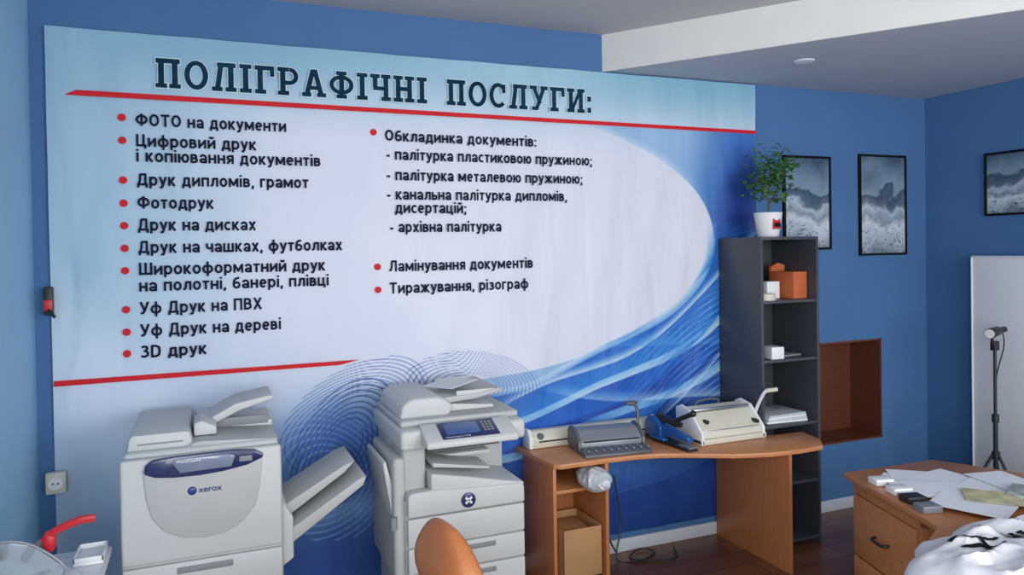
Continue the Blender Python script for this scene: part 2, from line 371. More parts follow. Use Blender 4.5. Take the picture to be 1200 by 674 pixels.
# ================================================================== BANNER
bn=thing("wall_banner","large white and blue vinyl price-list banner on a blue wall","banner",(0,-.02,0))
nx,nz=800,548
xs=np.linspace(-.665,3.452,nx); zs=np.linspace(.12,2.975,nz)
X,Z=np.meshgrid(xs,zs)
def ss(a,b,t):
    u=np.clip((t-a)/(b-a),0,1); return u*u*(3-2*u)
C=np.zeros((nz,nx,3)); C[:]=(222,225,238)
def mixc(col,m):
    global C
    m=np.clip(m,0,1)[...,None]; C=C*(1-m)+np.array(col,float)*m
mixc((146,196,216),.9*ss(2.45,2.98,Z))
mixc((104,166,196),.45*ss(2.62,2.98,Z)*(.5+.5*np.sin(X*2.2+1)))
mixc((142,188,212),.8*ss(.55,-.65,X)*ss(1.0,1.9,Z))
mixc((150,182,214),.75*ss(1.7,.5,Z)*ss(1.2,.2,X))
mixc((168,196,224),.5*ss(1.4,.4,Z))
mixc((238,242,250),.30*ss(.4,1,np.sin(X*3.1+Z*2.4))*ss(2.3,1.6,Z))
e=np.sqrt(((X-1.3)/1.8)**2+((Z-1.95)/.8)**2)
up=(Z>=1.95)
below=(Z<2.648)
out=ss(.995,1.003,e)*np.where(up,ss(1.9,2.4,X)*below,ss(.7,1.5,X+.6*(1.2-Z)))
mixc((150,188,226),out)
mixc((200,220,242),.6*out*ss(1.05,1.0,e)*up)
mixc((58,114,190),out*np.where(up,1,0)*ss(2.7,3.25,X-(Z-2.3)*.35))
mixc((24,56,138),out*ss(3.06,3.32,X+(2.2-Z)*.25)*ss(2.66,2.2,Z))
# lower ribbons
q=e+.06*np.sin(2.4*X+1.0)-.03*np.sin(5*X)
def ribbon(a,b,c0,c1,mask,pw=1.0):
    global C
    t=np.clip((q-a)/(b-a),0,1)[...,None]**pw
    col=np.array(c0,float)*(1-t)+np.array(c1,float)*t
    m=(ss(a-.004,a+.004,q)*(1-ss(b-.004,b+.004,q))*mask)[...,None]
    C=C*(1-m)+col*m
low=ss(2.1,1.85,Z)*ss(.8,1.35,X+.25*(1.1-Z))
ribbon(1.01,1.06,(196,220,242),(80,148,216),low)
ribbon(1.05,1.26,(22,100,194),(40,128,212),low*ss(1.2,1.7,X))
ribbon(1.24,1.31,(130,188,232),(200,224,244),low)
ribbon(1.29,1.52,(16,86,184),(14,62,152),low)
ribbon(1.48,1.56,(90,156,216),(172,206,236),low)
ribbon(1.54,1.85,(26,84,174),(18,54,132),low)
ribbon(1.8,2.1,(70,124,190),(36,84,166),low)
ribbon(2.1,3.6,(28,70,150),(18,42,104),low)
# crossing diagonal facets (bright blue and white shards)
d1=(Z-.95)-(X-2.0)*.55+.12*np.sin(X*3)
for k,(o1,w1,cc) in enumerate([(0,.14,(8,104,204)),(.18,.05,(220,236,248)),(-.2,.12,(24,112,204)),(-.36,.04,(170,208,238)),(.34,.09,(30,116,208)),(.5,.03,(190,218,242))]):
    mixc(cc,.8*ss(w1,w1*.85,abs(d1-o1))*ss(.02,-w1,(d1-o1))*low*ss(1.0,1.04,q)*ss(1.3,1.8,X)*ss(.5,.8,Z))
d2=(Z-1.05)+(X-2.3)*.25-.1*np.sin(X*2.3)
for k,(o1,w1,cc) in enumerate([(.05,.07,(200,226,246)),(-.08,.09,(16,96,190)),(.42,.10,(70,150,220))]):
    mixc(cc,.55*ss(w1,w1*.85,abs(d2-o1))*ss(.02,-w1,(d2-o1))*low*ss(1.02,1.06,q)*ss(1.7,2.2,X)*ss(.5,.8,Z))
def lines(f,freq,mask,col=(240,247,252),w=.22,s=.7):
    v=np.abs(((f*freq)%1)-.5)*2
    mixc(col,s*ss(w,0,v)*mask)
hi=ss(.72,.95,Z)
lines(Z-.35*np.sin(X*2.1+.6)+.1*X,24,hi*low*ss(1.05,1.15,q)*ss(2.3,3.0,X),s=.4)
lines(Z+.5*np.sin(X*1.5-.5)-.2*X,20,hi*low*ss(1.05,1.15,q)*ss(2.1,2.8,X),s=.3)
def swirl(cx,cz,ax,az,rot,mask=1,s=.9,col=(46,84,162),n=15):
    xr=(X-cx)*math.cos(rot)+(Z-cz)*math.sin(rot); zr=-(X-cx)*math.sin(rot)+(Z-cz)*math.cos(rot)
    r=np.sqrt((xr/ax)**2+(zr/az)**2); ins=ss(1.0,.985,r)*ss(.28,.34,r)
    lines(r+.25*np.sin(xr*3+zr*2),n,ins*mask,col=col,w=.42,s=s)
bl=np.exp(-(((X-.68)/.40)**2+((Z-.78)/.32)**2)**1.8)
mixc((44,94,176),.97*bl)
bl2=np.exp(-(((X-.62)/.55)**2+((Z-.28)/.26)**2)**1.6)
mixc((28,64,142),.95*bl2)
mixc((120,164,214),.65*np.exp(-(((X-.62)/.32)**2+((Z-.53)/.07)**2)))
swirl(.74,1.02,.44,.26,.5); swirl(.62,.72,.40,.36,-.5,col=(130,166,214),n=11,s=.7); swirl(.68,.88,.40,.24,1.0,col=(24,56,132),n=10)
swirl(1.42,1.12,.42,.20,-.15,s=.75); swirl(1.05,.5,.5,.4,.9,s=.3)
C=np.clip(C,0,255)/255.; CL=np.where(C<=.04045,C/12.92,((C+.055)/1.055)**2.4)*.92
Y=.0035*np.sin(X*9+Z*1.5)+.0025*np.sin(X*21-Z*2.2+2*np.sin(Z*2))+.002*np.sin(X*5+Z*13)*ss(1.2,2.9,Z)
V=np.stack([X,Y,Z],-1).reshape(-1,3)
idx=np.arange(nx*nz).reshape(nz,nx)
F=np.stack([idx[:-1,:-1],idx[:-1,1:],idx[1:,1:],idx[1:,:-1]],-1).reshape(-1,4)
me=bpy.data.meshes.new("banner_sheet"); me.vertices.add(len(V)); me.vertices.foreach_set("co",V.ravel())
me.loops.add(F.size); me.polygons.add(len(F)); me.loops.foreach_set("vertex_index",F.ravel().astype(np.int32))
me.polygons.foreach_set("loop_start",np.arange(0,F.size,4,dtype=np.int32)); me.update(calc_edges=True)
at=me.color_attributes.new("print","FLOAT_COLOR","POINT")
rgba=np.concatenate([CL.reshape(-1,3),np.ones((nx*nz,1))],1); at.data.foreach_set("color",rgba.ravel())
me.polygons.foreach_set("use_smooth",[True]*len(F))
mb=bpy.data.materials.new("printed_vinyl"); mb.use_nodes=True; N=mb.node_tree.nodes; L=mb.node_tree.links; b=N["Principled BSDF"]
an=N.new("ShaderNodeAttribute"); an.attribute_name="print"; L.new(an.outputs["Color"],b.inputs["Base Color"]); b.inputs["Roughness"].default_value=.5
tc=N.new("ShaderNodeTexCoord"); mp=N.new("ShaderNodeMapping"); mp.inputs["Scale"].default_value=(4.5,1,1.3); mp.inputs["Rotation"].default_value=(0,.12,0)
L.new(tc.outputs["Object"],mp.inputs[0]); nzt=N.new("ShaderNodeTexNoise"); nzt.inputs["Scale"].default_value=1.6; nzt.inputs["Detail"].default_value=1; nzt.inputs["Distortion"].default_value=.6
L.new(mp.outputs[0],nzt.inputs["Vector"]); bp=N.new("ShaderNodeBump"); bp.inputs["Strength"].default_value=.6; bp.inputs["Distance"].default_value=.02
L.new(nzt.outputs["Fac"],bp.inputs["Height"]); L.new(bp.outputs[0],b.inputs["Normal"])
me.materials.append(mb); o=bpy.data.objects.new("banner_sheet",me); COL.objects.link(o); o.parent=bn
TY=-.011
for word,a,b_ in (("ПОЛІГРАФІЧНІ",-.2,1.163),("ПОСЛУГИ:",1.28,2.195)):
    V=[];F=[]; heading(word,a,b_,2.718,.140,TY-.004,0.014,V,F); mesh_from("heading_lettering",V,F,M_teal,bn)
    V=[];F=[]; heading(word,a,b_,2.718,.140,TY,.045,V,F); mesh_from("heading_outline",V,F,M_halo,bn)
V=[];F=[]
x0=-.292; cap=.060
LT=[("ФОТО на документи",x0,.407,2.551),("Цифровий друк",x0,.258,2.451),("і копіювання документів",x0,.578,2.378),("Друк дипломів, грамот",x0,.514,2.262),("Фотодрук",x0,.05,2.151),("Друк на дисках",x0,.248,2.043),("Друк на чашках, футболках",x0,.682,1.934),("Широкоформатний друк",x0,.592,1.828),("на полотні, банері, плівці",x0,.608,1.748),("Уф Друк на ПВХ",x0,.270,1.638),("Уф Друк на дереві",x0,.361,1.530),("3D друк",x0,.003,1.426)]
for s,a,b_,zc in LT: text_line(s,a,b_,zc-cap*.42,cap,V,F,TY)
mesh_from("list_lettering",V,F,M_text,bn)
V=[];F=[]
RT=[("Обкладинка документів:",.925,1.828,2.527),("- палітурка пластиковою пружиною;",.932,2.197,2.425),("- палітурка металевою пружиною;",.932,2.13,2.313),("- канальна палітурка дипломів,",.932,2.024,2.207),("дисертацій;",.975,1.385,2.133),("- архівна палітурка",.945,1.597,2.028),("Ламінування документів",.936,1.793,1.813),("Тиражування, різограф",.936,1.762,1.692)]
for s,a,b_,zc in RT: text_line(s,a,b_,zc-.061*.42,.061,V,F,TY)
mesh_from("list_lettering",V,F,M_text,bn)
for bx,bz in [(-.352,z) for z in (2.563,2.453,2.262,2.151,2.043,1.934,1.826,1.638,1.530,1.426)]+[(.862,2.545),(.872,1.815),(.872,1.69)]:
    pts=[(bx+.018*math.cos(k*math.pi/10),TY,bz+.018*math.sin(k*math.pi/10)) for k in range(20)]
    mesh_from("bullet",pts,[tuple(range(20))],M_redink,bn)
mesh_from("red_rule",[(-.59,TY,2.657),(3.448,TY,2.646),(3.448,TY,2.668),(-.54,TY,2.683)],[(0,1,2,3)],M_redink,bn)
mesh_from("red_rule",[(-.66,TY,1.292),(.66,TY,1.297),(.765,TY,1.318),(-.66,TY,1.318)],[(0,1,2,3)],M_redink,bn)

# ================================================================== COPIER A (floor-standing, oval door)
ca=thing("copier","grey floor-standing colour copier with a navy control strip and oval door","copier",(-.327,-.78,0))
ca.scale=(1.01,1,1.005)
W_,D_=.61,.66
part(ca,"body",M_grey,[box(0,W_,.02,D_,.05,1.06,.018,seg=3),box(.01,W_-.01,.05,D_-.01,1.05,1.10,.02,seg=3),box(.03,.58,.06,.6,.0,.06,0)])
part(ca,"top_housing",M_grey,[prism([(0.02,1.09),(.27,1.09),(.255,1.155),(.24,1.16),(.045,1.16),(.03,1.15)],'y',.10,.64,.012),box(.26,.60,.34,.64,1.09,1.125,.01)])
part(ca,"output_tray",M_grey2,[prism([(.26,1.092),(.60,1.092),(.60,1.10),(.30,1.118),(.26,1.112)],'y',.07,.34,.004)])
part(ca,"paper_slot",M_grey3,[box(.262,.58,.335,.345,1.112,1.15,.001)])
part(ca,"housing_seam",M_grey3,[box(.06,.23,.098,.102,1.118,1.124,.0)])
part(ca,"tray_cover",M_grey,[prism([(.27,1.14),(.33,1.125),(.46,1.185),(.60,1.222),(.605,1.237),(.59,1.245),(.44,1.218),(.33,1.16),(.28,1.165)],'y',.30,.56,.008),prism([(.27,1.12),(.36,1.12),(.36,1.155),(.30,1.185),(.27,1.175)],'y',.16,.34,.01)])
door=[(.085,1.045),(.095,.93),(.115,.85),(.16,.79),(.23,.755),(.31,.745),(.39,.755),(.45,.79),(.50,.85),(.52,.93),(.53,1.045)]
part(ca,"upper_front",M_grey,[box(.004,W_-.004,-.004,.04,.665,1.085,.012,seg=3)])
part(ca,"door",M_grey2,[prism(door,'y',-.014,.0,.005)])
part(ca,"control_panel",M_navy,[prism([(.09,1.03),(.093,1.062),(.12,1.082),(.2,1.088),(.42,1.09),(.5,1.082),(.535,1.06),(.53,1.045),(.47,1.022),(.38,1.008),(.29,1.002),(.2,1.004),(.13,1.012)],'y',-.026,.0,.006)])
part(ca,"display",M_screen2,[prism([(.19,1.068),(.20,1.076),(.40,1.078),(.425,1.068),(.41,1.026),(.22,1.022)],'y',-.031,-.02,.002)])
part(ca,"button_panel",M_grey3,[box(.44,.49,-.03,-.02,1.04,1.062,.002)])
part(ca,"badge",M_lblue,[ball((.262,-.016,.942),(.017,.006,.017))])
latin(ca,"brand_lettering","xerox",.09,.024,M_lblue,(.284,-.0155,.932),(1,0,0),(0,0,1),.02)
latin(ca,"model_lettering","WorkCentre",.09,.011,M_paper,(.205,-.0315,1.062),(1,0,0),(0,0,1),.01)
for i,(a,b_) in enumerate([(.515,.655),(.36,.508),(.205,.353),(.07,.198)]):
    dr=part(ca,"paper_drawer",M_grey,[box(.006,W_-.006,-.002,.06,a,b_,.008)])
    part(dr,"handle",M_grey3,[box(.2,.41,-.006,.01,b_-.045,b_-.018,.004)])
bt=part(ca,"bypass_tray",M_grey2,[prism([(.60,.59),(.63,.60),(.97,.83),(.985,.87),(.95,.86),(.60,.65)],'y',.12,.42,.006),prism([(.60,.70),(.63,.70),(.90,.875),(.95,.925),(.90,.91),(.60,.745)],'y',.2,.5,.006)])
part(ca,"tray_hinge",M_grey,[prism([(.60,.52),(.66,.56),(.66,.74),(.60,.84)],'y',.1,.52,.008)])

# ================================================================== COPIER B
cb=thing("copier","grey multifunction copier with document feeder and blue touch screen","copier",(.845,-.68,0))
part(cb,"base_cabinet",M_grey,[box(0,.6,.02,.6,.05,.735,.02,seg=3),box(.03,.57,.06,.56,.0,.06,0)])
part(cb,"rear_body",M_grey2,[box(.0,.6,.30,.60,.70,.975,.01),box(.0,.115,.06,.32,.72,.975,.02,seg=3)])
part(cb,"front_cover",M_grey,[prism([(.006,.655),(.594,.655),(.594,.735),(.57,.752),(.30,.762),(.13,.775),(.02,.77),(.006,.755)],'y',-.008,.06,.01,seg=3)])
part(cb,"front_door",M_grey,[box(.006,.594,-.002,.04,.515,.648,.008)])
for a,b_ in ((.39,.508),(.235,.383),(.075,.228)):
    dr=part(cb,"paper_drawer",M_grey,[box(.006,.594,-.002,.06,a,b_,.008)])
    part(dr,"handle",M_grey3,[box(.17,.44,-.006,.01,b_-.045,b_-.02,.004)])
part(cb,"output_tray",M_grey,[prism([(.12,.755),(.595,.735),(.595,.752),(.5,.77),(.3,.815),(.12,.85)],'y',.0,.32,.012,seg=3),box(.16,.5,.22,.32,.85,.872,.006),prism([(.14,.87),(.42,.83),(.43,.84),(.14,.89)],'y',.03,.22,.003)])
part(cb,"paper_slot",M_dark,[box(.13,.58,.296,.302,.875,.90,.0)])
part(cb,"side_door",M_grey2,[box(-.05,.01,.04,.52,.36,.93,.02,seg=3)])
part(cb,"side_bypass",M_grey,[prism([(-.045,.62),(-.09,.90),(-.075,.915),(-.02,.70)],'y',.08,.46,.006)])
part(cb,"hinge",M_grey3,[cyl((-.052,.04,.60),(-.052,.04,.66),.018)])
part(cb,"scanner",M_grey,[box(-.025,.60,-.02,.60,.972,1.066,.02,seg=3)])
part(cb,"platen_cover",M_grey2,[box(-.01,.59,.05,.59,1.066,1.098,.012,seg=3)])
part(cb,"document_feeder",M_grey,[prism([(.0,1.095),(.25,1.095),(.27,1.14),(.23,1.175),(.19,1.19),(.06,1.19),(.015,1.16)],'y',.10,.56,.015,seg=3),prism([(.24,1.10),(.5,1.10),(.5,1.115),(.24,1.14)],'y',.16,.5,.004)])
part(cb,"feed_tray",M_grey2,[prism([(.21,1.150),(.24,1.145),(.40,1.155),(.53,1.18),(.545,1.19),(.53,1.20),(.39,1.18),(.22,1.175)],'y',.14,.54,.005)])
part(cb,"paper_guide",M_grey,[box(.3,.50,.145,.155,1.17,1.20,.004)])
part(cb,"paper_guide",M_grey,[box(.3,.50,.52,.535,1.17,1.205,.004)])
cp=[(-.125,.995),(-.125,1.02),(-.115,1.03),(.02,1.085),(.02,.99)]
part(cb,"console",M_grey,[prism(cp,'x',.07,.52,.01,seg=3)])
sl=math.atan2(.055,.135); Rm=RX(sl,(0,-.115,1.03))
part(cb,"touch_panel",M_navy,[box(.15,.43,-.112,.015,1.03,1.036,.003,rot=Rm)])
part(cb,"screen",M_screen,[box(.175,.34,-.085,.0,1.035,1.039,.001,rot=Rm)])
part(cb,"keypad",M_grey3,[box(.36+.018*i,.372+.018*i,-.08+.02*j,-.068+.02*j,1.035,1.0395,.001,rot=Rm) for i in range(3) for j in range(4)])
part(cb,"badge",M_navy,[cyl((.30,-.016,.706),(.30,-.004,.706),.036,bev=.003)])
part(cb,"badge_mark",M_paper,[box(.278,.322,-.019,-.014,.7,.712,.002,rot=RY(.75,(.30,0,.706))),box(.278,.322,-.019,-.014,.7,.712,.002,rot=RY(-.75,(.30,0,.706)))])
latin(cb,"model_lettering","WorkCentre 7120",.12,.010,M_paper,Rm@Vector((.165,-.108,1.0368)),(1,0,0),(0,math.cos(sl),math.sin(sl)),.01)
solo("paper_sheet","white paper sheet lying on the copier feeder tray","paper",M_paper,[box(-.10,.10,-.10,.10,0,.003,.0,rot=RZ(.3))],loc=(1.17,-.36,1.211),rot=(.0,-.10,.2))

# ================================================================== DESK
dk=thing("desk","cherry laminate computer desk with a wavy front edge","desk",(0,0,0))
top=[(1.66,-.02),(3.12,-.02),(3.12,-.45),(3.40,-.47),(3.36,-.66),(3.27,-.77),(3.1,-.78),(2.9,-.765),(2.7,-.70),(2.5,-.59),(2.35,-.52),(2.2,-.485),(2.0,-.475),(1.74,-.475),(1.71,-.45)]
part(dk,"desktop",M_desk,[prism(top,'z',.716,.742,.004)])
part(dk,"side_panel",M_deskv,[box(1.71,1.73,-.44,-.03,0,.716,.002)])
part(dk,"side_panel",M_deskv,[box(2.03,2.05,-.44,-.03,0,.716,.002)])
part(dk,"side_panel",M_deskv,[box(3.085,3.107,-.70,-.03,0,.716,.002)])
part(dk,"shelf",M_desk,[box(1.73,2.03,-.42,-.03,.565,.583,.002)])
part(dk,"shelf",M_desk,[box(1.73,2.03,-.42,-.03,.06,.078,.002)])
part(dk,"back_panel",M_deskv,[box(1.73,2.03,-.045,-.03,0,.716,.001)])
solo("cardboard_box","open brown cardboard box in the desk pedestal","box",M_card,[box(1.775,2.015,-.42,-.415,.079,.36,.001),box(1.775,2.015,-.12,-.115,.079,.36,.001),box(1.775,1.78,-.42,-.115,.079,.36,.001),box(2.01,2.015,-.42,-.115,.079,.36,.001),box(1.775,2.015,-.42,-.115,.079,.09,0),box(1.79,1.99,-.40,-.14,.09,.32,.004,rot=RX(.06,(1.9,-.3,.2)))])
def blob(name,c,r,mt,seed=0,amp=.25,freq=9,sub=4,label=None,cat=None,parent=None,flat=None):
    t=bmesh.new(); bmesh.ops.create_icosphere(t,subdivisions=sub,radius=1)
    for v in t.verts:
        n=v.co.normalized(); p=Vector((n.x*r[0],n.y*r[1],n.z*r[2]))
        k=1+amp*noise.ridged_multi_fractal(p*freq+Vector((seed,seed,0)),1,2,4,1,2)*.45-amp*.4
        p=p*k
        if flat is not None: p.z=max(p.z,flat)
        v.co=p
    me=bpy.data.meshes.new(name); t.to_mesh(me); t.free(); finish_mesh(me,mt)
    o=bpy.data.objects.new(name,me); COL.objects.link(o); o.location=c
    if parent: o.parent=parent
    if label: o["label"]=label; o["category"]=cat
    return o
blob("plastic_bundle",(1.945,-.46,.640),(.078,.13,.060),M_film,3,.3,12,5,"crumpled translucent plastic wrapped bundle on the pedestal shelf","bundle",flat=-.055)

# laminator against wall
lm=thing("laminator","long cream pouch laminator against the banner wall","laminator",(1.72,-.132,.743))
part(lm,"body",M_cream,[prism([(0,.0),(.10,.0),(.10,.07),(.08,.10),(.03,.10),(0,.06)],'x',0,.86,.008)])
part(lm,"feed_slot",M_dark,[box(.05,.81,-.003,.003,.035,.043,0)])
part(lm,"end_cap",M_white,[prism([(-.003,.0),(.102,.0),(.102,.075),(.08,.108),(.03,.108),(-.003,.065)],'x',-.012,.012,.006)])
part(lm,"end_cap",M_white,[prism([(-.003,.0),(.102,.0),(.102,.075),(.08,.108),(.03,.108),(-.003,.065)],'x',.848,.872,.006)])
part(lm,"control_knob",M_gmetal2,[cyl((.06,-.006,.07),(.06,.012,.07),.018)])

# comb binder
cm=thing("comb_binding_machine","dark grey plastic comb binding machine with lever","binding machine",(1.915,-.39,.743),rz=-.12)
part(cm,"base",M_gmetal2,[prism([(-.05,0),(.23,0),(.23,.03),(.0,.035),(-.045,.02)],'x',0,.40,.008)])
part(cm,"body",M_gmetal,[prism([(.05,.03),(.225,.03),(.225,.10),(.19,.125),(.12,.115),(.06,.07)],'x',.01,.39,.012)])
part(cm,"comb_teeth",M_gmetal,[prism([(.0,0),(.012,0),(.012,.038),(.006,.046),(.0,.038)],'x',.04+.0165*i,.049+.0165*i,0,rot=RX(-.25)@Matrix.Translation((0,.14,.115))) for i in range(20)])
part(cm,"punch_slot",M_dark,[box(.03,.37,.055,.06,.06,.066,0,rot=RX(.5,(0,.055,.06)))])
part(cm,"tray_rib",M_gmetal,[box(.02+.045*i,.03+.045*i,-.035,.04,.03,.038,.002) for i in range(9)])
part(cm,"lever",M_gmetal2,[tube([(.37,.15,.08),(.405,.15,.14),(.40,.16,.22),(.36,.17,.245)],.010,sub=5),ball((.375,.168,.24),(.04,.014,.014))])
for xa in (.385,-.005):
    part(cm,"side_cover",M_gmetal2,[prism([(.04,.02),(.23,.02),(.23,.11),(.19,.135),(.12,.125),(.05,.07)],'x',xa,xa+.02,.006)])

# heavy stapler
st=thing("heavy_duty_stapler","blue and black heavy duty stapler with long lever on the desk","stapler",(2.52,-.57,.743),rz=.05)
part(st,"base",M_dark,[prism([(-.035,0),(.035,0),(.045,.3),(.03,.42),(-.03,.42),(-.045,.3)],'z',0,.02,.005)])
part(st,"base_plate",M_gmetal,[box(-.03,.03,-.01,.1,.02,.026,.002)])
part(st,"magazine",M_blue,[prism([(.02,.045),(.36,.05),(.38,.03),(.40,.02),(.40,.09),(.33,.115),(.2,.10),(.02,.075)],'x',-.022,.022,.006)])
part(st,"column",M_blue,[prism([(.26,.02),(.42,.02),(.42,.1),(.38,.14),(.31,.14),(.26,.09)],'x',-.035,.035,.01)])
part(st,"lever",M_dark,[prism([(.10,.14),(.11,.115),(.30,.115),(.34,.13),(.33,.155),(.28,.16)],'x',-.014,.014,.004),cyl((0,.0,.215),(0,.18,.135),.015,.012),ball((0,-.003,.216),.019)])
part(st,"depth_guide",M_blue,[box(-.06,-.02,.2,.33,.02,.035,.004),box(.02,.055,.24,.34,.03,.08,.006)])

# wire binding machine
wb=thing("wire_binding_machine","cream metal wire binding machine with large hand lever","binding machine",(2.635,-.495,.743))
part(wb,"base",M_cream,[box(0,.47,.0,.26,.0,.035,.008)])
part(wb,"body",M_cream,[prism([(.02,.03),(.25,.03),(.25,.17),(.21,.19),(.13,.17),(.03,.07)],'x',.015,.45,.01)])
for xa in (.44,.0):
    part(wb,"side_cover",M_white,[prism([(.0,.0),(.26,.0),(.26,.185),(.21,.205),(.12,.185),(.0,.07)],'x',xa,xa+.02,.006)])
part(wb,"punch_bar",M_metal,[box(.03,.44,.032,.045,.062,.075,.002),box(.03,.44,.12,.135,.165,.185,.004)])
part(wb,"carry_handle",M_gmetal2,[tube([(.11,.22,.18),(.12,.2,.212),(.2,.2,.222),(.27,.2,.212),(.28,.22,.18)],.007,sub=5)])
part(wb,"knob",M_dark,[cyl((.08,.05,.12),(.08,.085,.12),.012)])
part(wb,"knob",M_dark,[cyl((.42,.02,.10),(.42,.07,.10),.012)])
part(wb,"label_plate",M_gmetal,[box(.16,.30,.07,.072,.10,.13,0,rot=RX(-.55,(0,.07,.1)))])
part(wb,"lever",M_white,[tube([(.475,.12,.07),(.477,.10,.15),(.479,.04,.25),(.49,.02,.275),(.54,.015,.28)],.010,sub=5),cyl((.458,.12,.07),(.485,.12,.07),.028)])
part(wb,"lever_grip",M_cream,[cyl((.485,.02,.277),(.56,.012,.28),.013)])

# ================================================================== SHELF UNIT
sh=thing("shelving_unit","tall narrow black laminate open shelving unit","shelf",(3.132,-.43,0))
SW,SD,SH=.455,.41,1.93
part(sh,"side_panel",M_black,[box(0,.018,0,SD,0,SH,.001)]); part(sh,"side_panel",M_black,[box(SW-.018,SW,0,SD,0,SH,.001)])
part(sh,"top_board",M_black,[box(0,SW,0,SD,SH-.0,SH+.018,.001)])
part(sh,"back_panel",M_blackin,[box(.01,SW-.01,SD-.006,SD,0.02,SH,0)])
for z in (1.555,1.19,.785,.42,.06): part(sh,"shelf_board",M_black,[box(.018,SW-.018,.005,SD-.006,z-.018,z,.001)])
solo("orange_box","orange cardboard carton on a black shelf","box",M_orange,[box(0,.12,0,.2,0,.17,.003),prism([(0,.17),(.12,.17),(.12,.21),(.06,.225),(0,.2)],'y',.18,.2,0)],loc=(3.44,-.37,1.556),rz=.1)
solo("white_box","small white carton on a black shelf","box",M_white,[box(0,.1,0,.1,0,.11,.003)],loc=(3.30,-.29,1.556))
solo("tape_roll","pale roll of tape lying on a black shelf","tape",M_cream,[lathe([(.03,0),(.055,0),(.055,.04),(.03,.04),(.028,.02)],(0,0,0))],loc=(3.23,-.36,1.556))
solo("white_carton","small white product box on a black shelf","box",M_white,[box(0,.09,0,.12,0,.075,.003)],loc=(3.225,-.41,1.191),rz=-.1)
solo("booklet","thin grey booklet lying on a black shelf","booklet",M_gmetal,[box(0,.16,0,.2,0,.012,.002)],loc=(3.36,-.36,1.191),rz=.1)
for i in range(4):
    solo("document_sleeve","clear plastic sleeve of papers lying on the shelf","sleeve",M_film if i%2 else M_paper,[box(-.15,.15,-.15,.12,0,.013,.003)],loc=(3.37-.005*i,-.245,.786+.0135*i),rz=.04*(i-2),group="plastic sleeves stacked on a shelf")

# plant
pl=thing("potted_ficus","small leafy green plant in a white pot","plant",(3.33,-.27,1.949))
part(pl,"pot",M_white,[lathe([(.062,0),(.066,.005),(.088,.15),(.09,.155),(.083,.155),(.078,.13),(.0005,.13)])])
part(pl,"soil",M_soil,[lathe([(.079,.128),(.06,.138),(.001,.14)])])
part(pl,"pot_label",M_red,[prism([(-.028,.05),(.028,.05),(.028,.115),(-.028,.115)],'y',-.083,-.072,.001,rot=RX(-.1,(0,-.08,.08)))])
part(pl,"label_band",M_ink,[box(-.022,.022,-.0875,-.078,.062,.088,0,rot=RX(-.1,(0,-.08,.08)))])
tr=[[(0,0,.13),(.01,0,.22),(-.01,.01,.30),(.02,0,.42)],[(.0,0,.2),(.05,-.02,.28),(.09,-.02,.38),(.11,0,.47)],[(0,0,.24),(-.04,.02,.31),(-.06,.03,.38)],[(.01,0,.3),(.05,.03,.40),(.05,.04,.51)]]
part(pl,"stem",M_bark,[tube(p,(.008,.003),sub=5,seg=6) for p in tr])
V=[];F=[]
for i in range(330):
    br=random.choice(tr); k=min(int((len(br)-1)*(.4+.6*random.random())),len(br)-2)
    c=Vector(br[k]).lerp(Vector(br[k+1]),random.random())
    c+=Vector((random.gauss(.01,.06),random.gauss(0,.05),random.gauss(.015,.04)))
    c.z=max(c.z,.24)
    d=Vector((random.uniform(-1,1),random.uniform(-1,1),random.uniform(-.5,.6))).normalized()
    s=d.cross(Vector((random.uniform(-.4,.4),random.uniform(-.4,.4),1))).normalized(); u=s.cross(d)
    l=random.uniform(.035,.058); w=l*.3; b=len(V)
    for a,bb,cc in ((0,0,0),(.35,1,.1),(.7,.8,.06),(1,0,-.12),(.7,-.8,.06),(.35,-1,.1)): V.append(c+d*l*a+s*w*bb+u*l*cc)
    V.append(c+d*l*.5); F+=[(b,b+1,b+6),(b+1,b+2,b+6),(b+2,b+3,b+6),(b+3,b+4,b+6),(b+4,b+5,b+6),(b+5,b,b+6)]
mesh_from("foliage",V,F,M_leaf,pl)

# ================================================================== PICTURES
def picture(loc,w,h,seed,label,rz=0):
    r=thing("framed_picture",label,"picture",loc,rz)
    f=.016
    part(r,"frame",M_ink,[box(0,w,-.02,0,0,f,.002),box(0,w,-.02,0,h-f,h,.002),box(0,f,-.02,0,f,h-f,.002),box(w-f,w,-.02,0,f,h-f,.002),box(.004,w-.004,-.006,0,.004,h-.004,0)])
    part(r,"print",art_mat("winter_print_%d"%int(seed*10),seed,h),[box(f,w-f,-.011,-.008,f,h-f,0)])
    return r
picture((3.69,-.002,1.86),.425,.655,1.3,"dark framed winter landscape print behind the plant")
picture((4.385,-.002,1.81),.466,.735,2.9,"dark framed snowy landscape print on blue wall")
picture((5.068,-.477,2.075),.60,.435,5.1,"dark framed wide winter landscape print on blue wall",rz=-math.pi/2)

